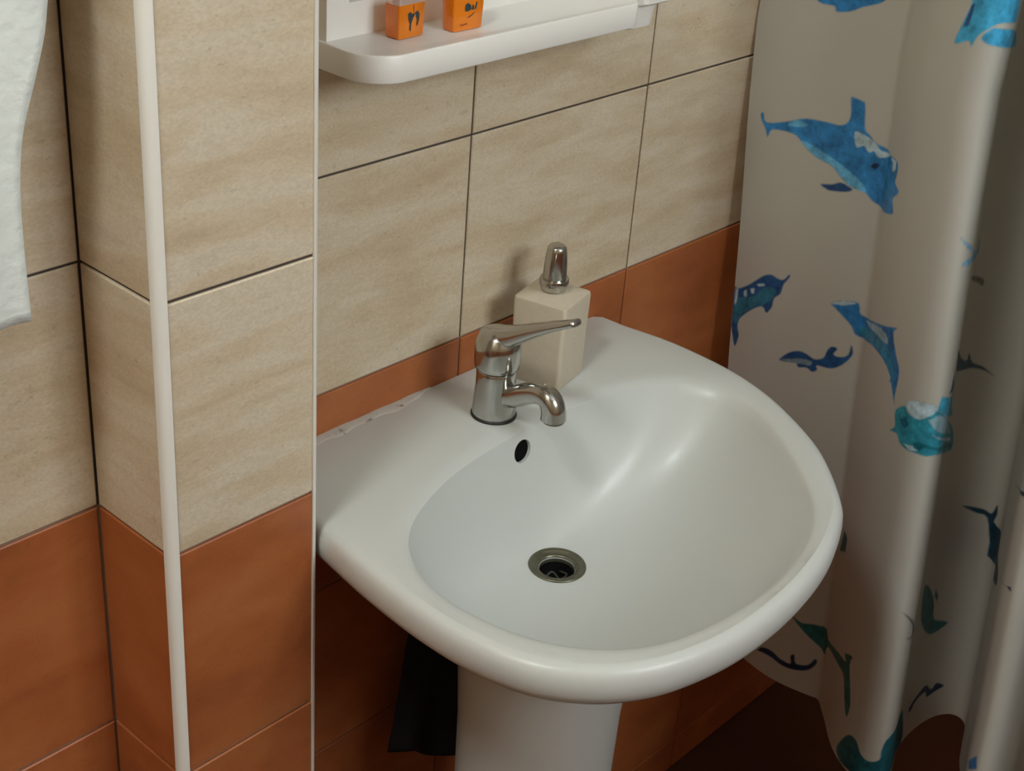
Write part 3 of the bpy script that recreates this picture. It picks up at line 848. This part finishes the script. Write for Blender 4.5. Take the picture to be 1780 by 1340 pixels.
  ((0.05, 0.15, 0.35), [(733.2,435.0),(746.2,453.0),(749.2,438.0),(737.2,428.0)]),
  ((0.02, 0.12, 0.13), [(202.0,590.0),(216.1,590.0),(216.1,571.0),(193.0,557.0)]),
]

DS, HEM, FINE = .0013, .33, 1.235
plan = curtain_plan(DS)
S_ = np.array([p[0] for p in plan]); PX = np.array([p[1] for p in plan]); PYY = np.array([p[2] for p in plan])
zs = np.concatenate([np.arange(HEM, FINE, DS), np.arange(FINE, 2.03, .02)])
tl = np.array([tilt(z) for z in zs])
Sg, Zg = np.meshgrid(S_, zs)
soft = .0012 * np.sin(Zg * 11 + Sg * 17) + .0010 * np.sin(Zg * 23 - Sg * 31)
flare = np.clip((.55 - Zg) / .22, 0, 1) ** 2 * .004 * np.sin(Sg * 40)
VX = PX[None, :] + soft + flare
VY = np.minimum(PYY[None, :] + tl[:, None], -.003)
V = np.stack([VX, VY, Zg], -1).reshape(-1, 3).astype(np.float32)
nz, ns = Zg.shape
idx = np.arange(nz * ns).reshape(nz, ns)
Q = np.stack([idx[:-1, :-1], idx[1:, :-1], idx[1:, 1:], idx[:-1, 1:]], -1).reshape(-1, 4)
me = bpy.data.meshes.new('shower_curtain')
me.vertices.add(len(V)); me.vertices.foreach_set('co', V.ravel())
me.loops.add(Q.size); me.loops.foreach_set('vertex_index', Q.ravel().astype(np.int32))
me.polygons.add(len(Q)); me.polygons.foreach_set('loop_start', np.arange(0, Q.size, 4, dtype=np.int32))
me.polygons.foreach_set('use_smooth', np.ones(len(Q), dtype=bool))
me.update(calc_edges=True)
# flat print: fabric coordinates (s along the cloth, z up), one colour per shape
PC_ = np.zeros((nz, ns, 4), dtype=np.float32)


def put(col, poly, ds_=0., dz_=0.):
    if len(poly) > 5:
        poly = catmull([tuple(p) for p in poly], 3, True)
    P = np.array(poly) * 1e-3 + np.array([ds_, dz_])
    lo_, hi = P.min(0) - .004, P.max(0) + .004
    i0, i1 = np.searchsorted(zs, lo_[1]), np.searchsorted(zs, hi[1])
    j0, j1 = np.searchsorted(S_, lo_[0]), np.searchsorted(S_, hi[0])
    if i1 <= i0 or j1 <= j0: return
    x, y = Sg[i0:i1, j0:j1], Zg[i0:i1, j0:j1]
    ins = np.zeros(x.shape, bool); dist = np.full(x.shape, 1.)
    for k in range(len(P)):
        a, b = P[k], P[(k + 1) % len(P)]
        c = ((a[1] > y) != (b[1] > y)) & (x < (b[0] - a[0]) * (y - a[1]) / (b[1] - a[1] + 1e-12) + a[0])
        ins ^= c
        e = b - a; t = np.clip(((x - a[0]) * e[0] + (y - a[1]) * e[1]) / (e @ e + 1e-12), 0, 1)
        dist = np.minimum(dist, np.hypot(x - a[0] - t * e[0], y - a[1] - t * e[1]))
    sd = np.where(ins, dist, -dist)
    al = np.clip(sd / .0016 + .5, 0, 1)[..., None]
    blk = PC_[i0:i1, j0:j1]
    src = np.array([*col, 1.], dtype=np.float32)
    na = al + blk[..., 3:] * (1 - al)
    rgb = np.where(na > 1e-4, (src[:3] * al + blk[..., :3] * blk[..., 3:] * (1 - al)) / np.maximum(na, 1e-4), 0)
    blk[..., :3] = rgb; blk[..., 3:] = na


for col, poly in PRINTS:
    put(col, poly)
for ds_, dz_ in ((.83, -.32), (.95, .02), (1.22, -.45), (1.30, -.12)):       # the pattern goes on along the cloth
    for col, poly in PRINTS[:7]:
        put(col, poly, ds_, dz_)
at_ = me.color_attributes.new('print', 'FLOAT_COLOR', 'POINT')
at_.data.foreach_set('color', PC_.ravel())
m, nt, b = mat('printed_curtain_fabric')
N, L = nt.nodes.new, nt.links.new
ca = N('ShaderNodeAttribute'); ca.attribute_name = 'print'
g = N('ShaderNodeNewGeometry')
n1 = N('ShaderNodeTexNoise'); n1.inputs['Scale'].default_value = 75; n1.inputs['Detail'].default_value = 6; n1.inputs['Roughness'].default_value = .65
L(g.outputs['Position'], n1.inputs['Vector'])
r1 = N('ShaderNodeMapRange'); r1.inputs['From Min'].default_value = .3; r1.inputs['From Max'].default_value = .72; r1.inputs['To Min'].default_value = .62; r1.inputs['To Max'].default_value = 1.7
L(n1.outputs['Fac'], r1.inputs['Value'])
sc = N('ShaderNodeVectorMath'); sc.operation = 'SCALE'
L(ca.outputs['Color'], sc.inputs[0]); L(r1.outputs[0], sc.inputs['Scale'])
mx = N('ShaderNodeMix'); mx.data_type = 'RGBA'; mx.inputs['A'].default_value = (.53, .515, .465, 1)
L(ca.outputs['Alpha'], mx.inputs['Factor']); L(sc.outputs[0], mx.inputs['B'])
L(mx.outputs['Result'], b.inputs['Base Color'])
b.inputs['Roughness'].default_value = .42
b.inputs['Specular IOR Level'].default_value = .35
tr = N('ShaderNodeBsdfTranslucent'); L(mx.outputs['Result'], tr.inputs['Color'])
ms = N('ShaderNodeMixShader'); ms.inputs[0].default_value = .12
L(b.outputs[0], ms.inputs[1]); L(tr.outputs[0], ms.inputs[2])
L(ms.outputs[0], nt.nodes['Material Output'].inputs['Surface'])
cur = link('shower_curtain', me, m)
tag(cur, 'white shower curtain printed with blue dolphins, hanging in folds', 'curtain')
rod = link('curtain_rod', sweep_me('curtain_rod', [(.85, -.001, 2.035), (.85, Y0 + .001, 2.035)], [(.0125, .0125)] * 2, n=20), M_CHROME, None, True)
tag(rod, 'chrome rod carrying the shower curtain', 'curtain rod')
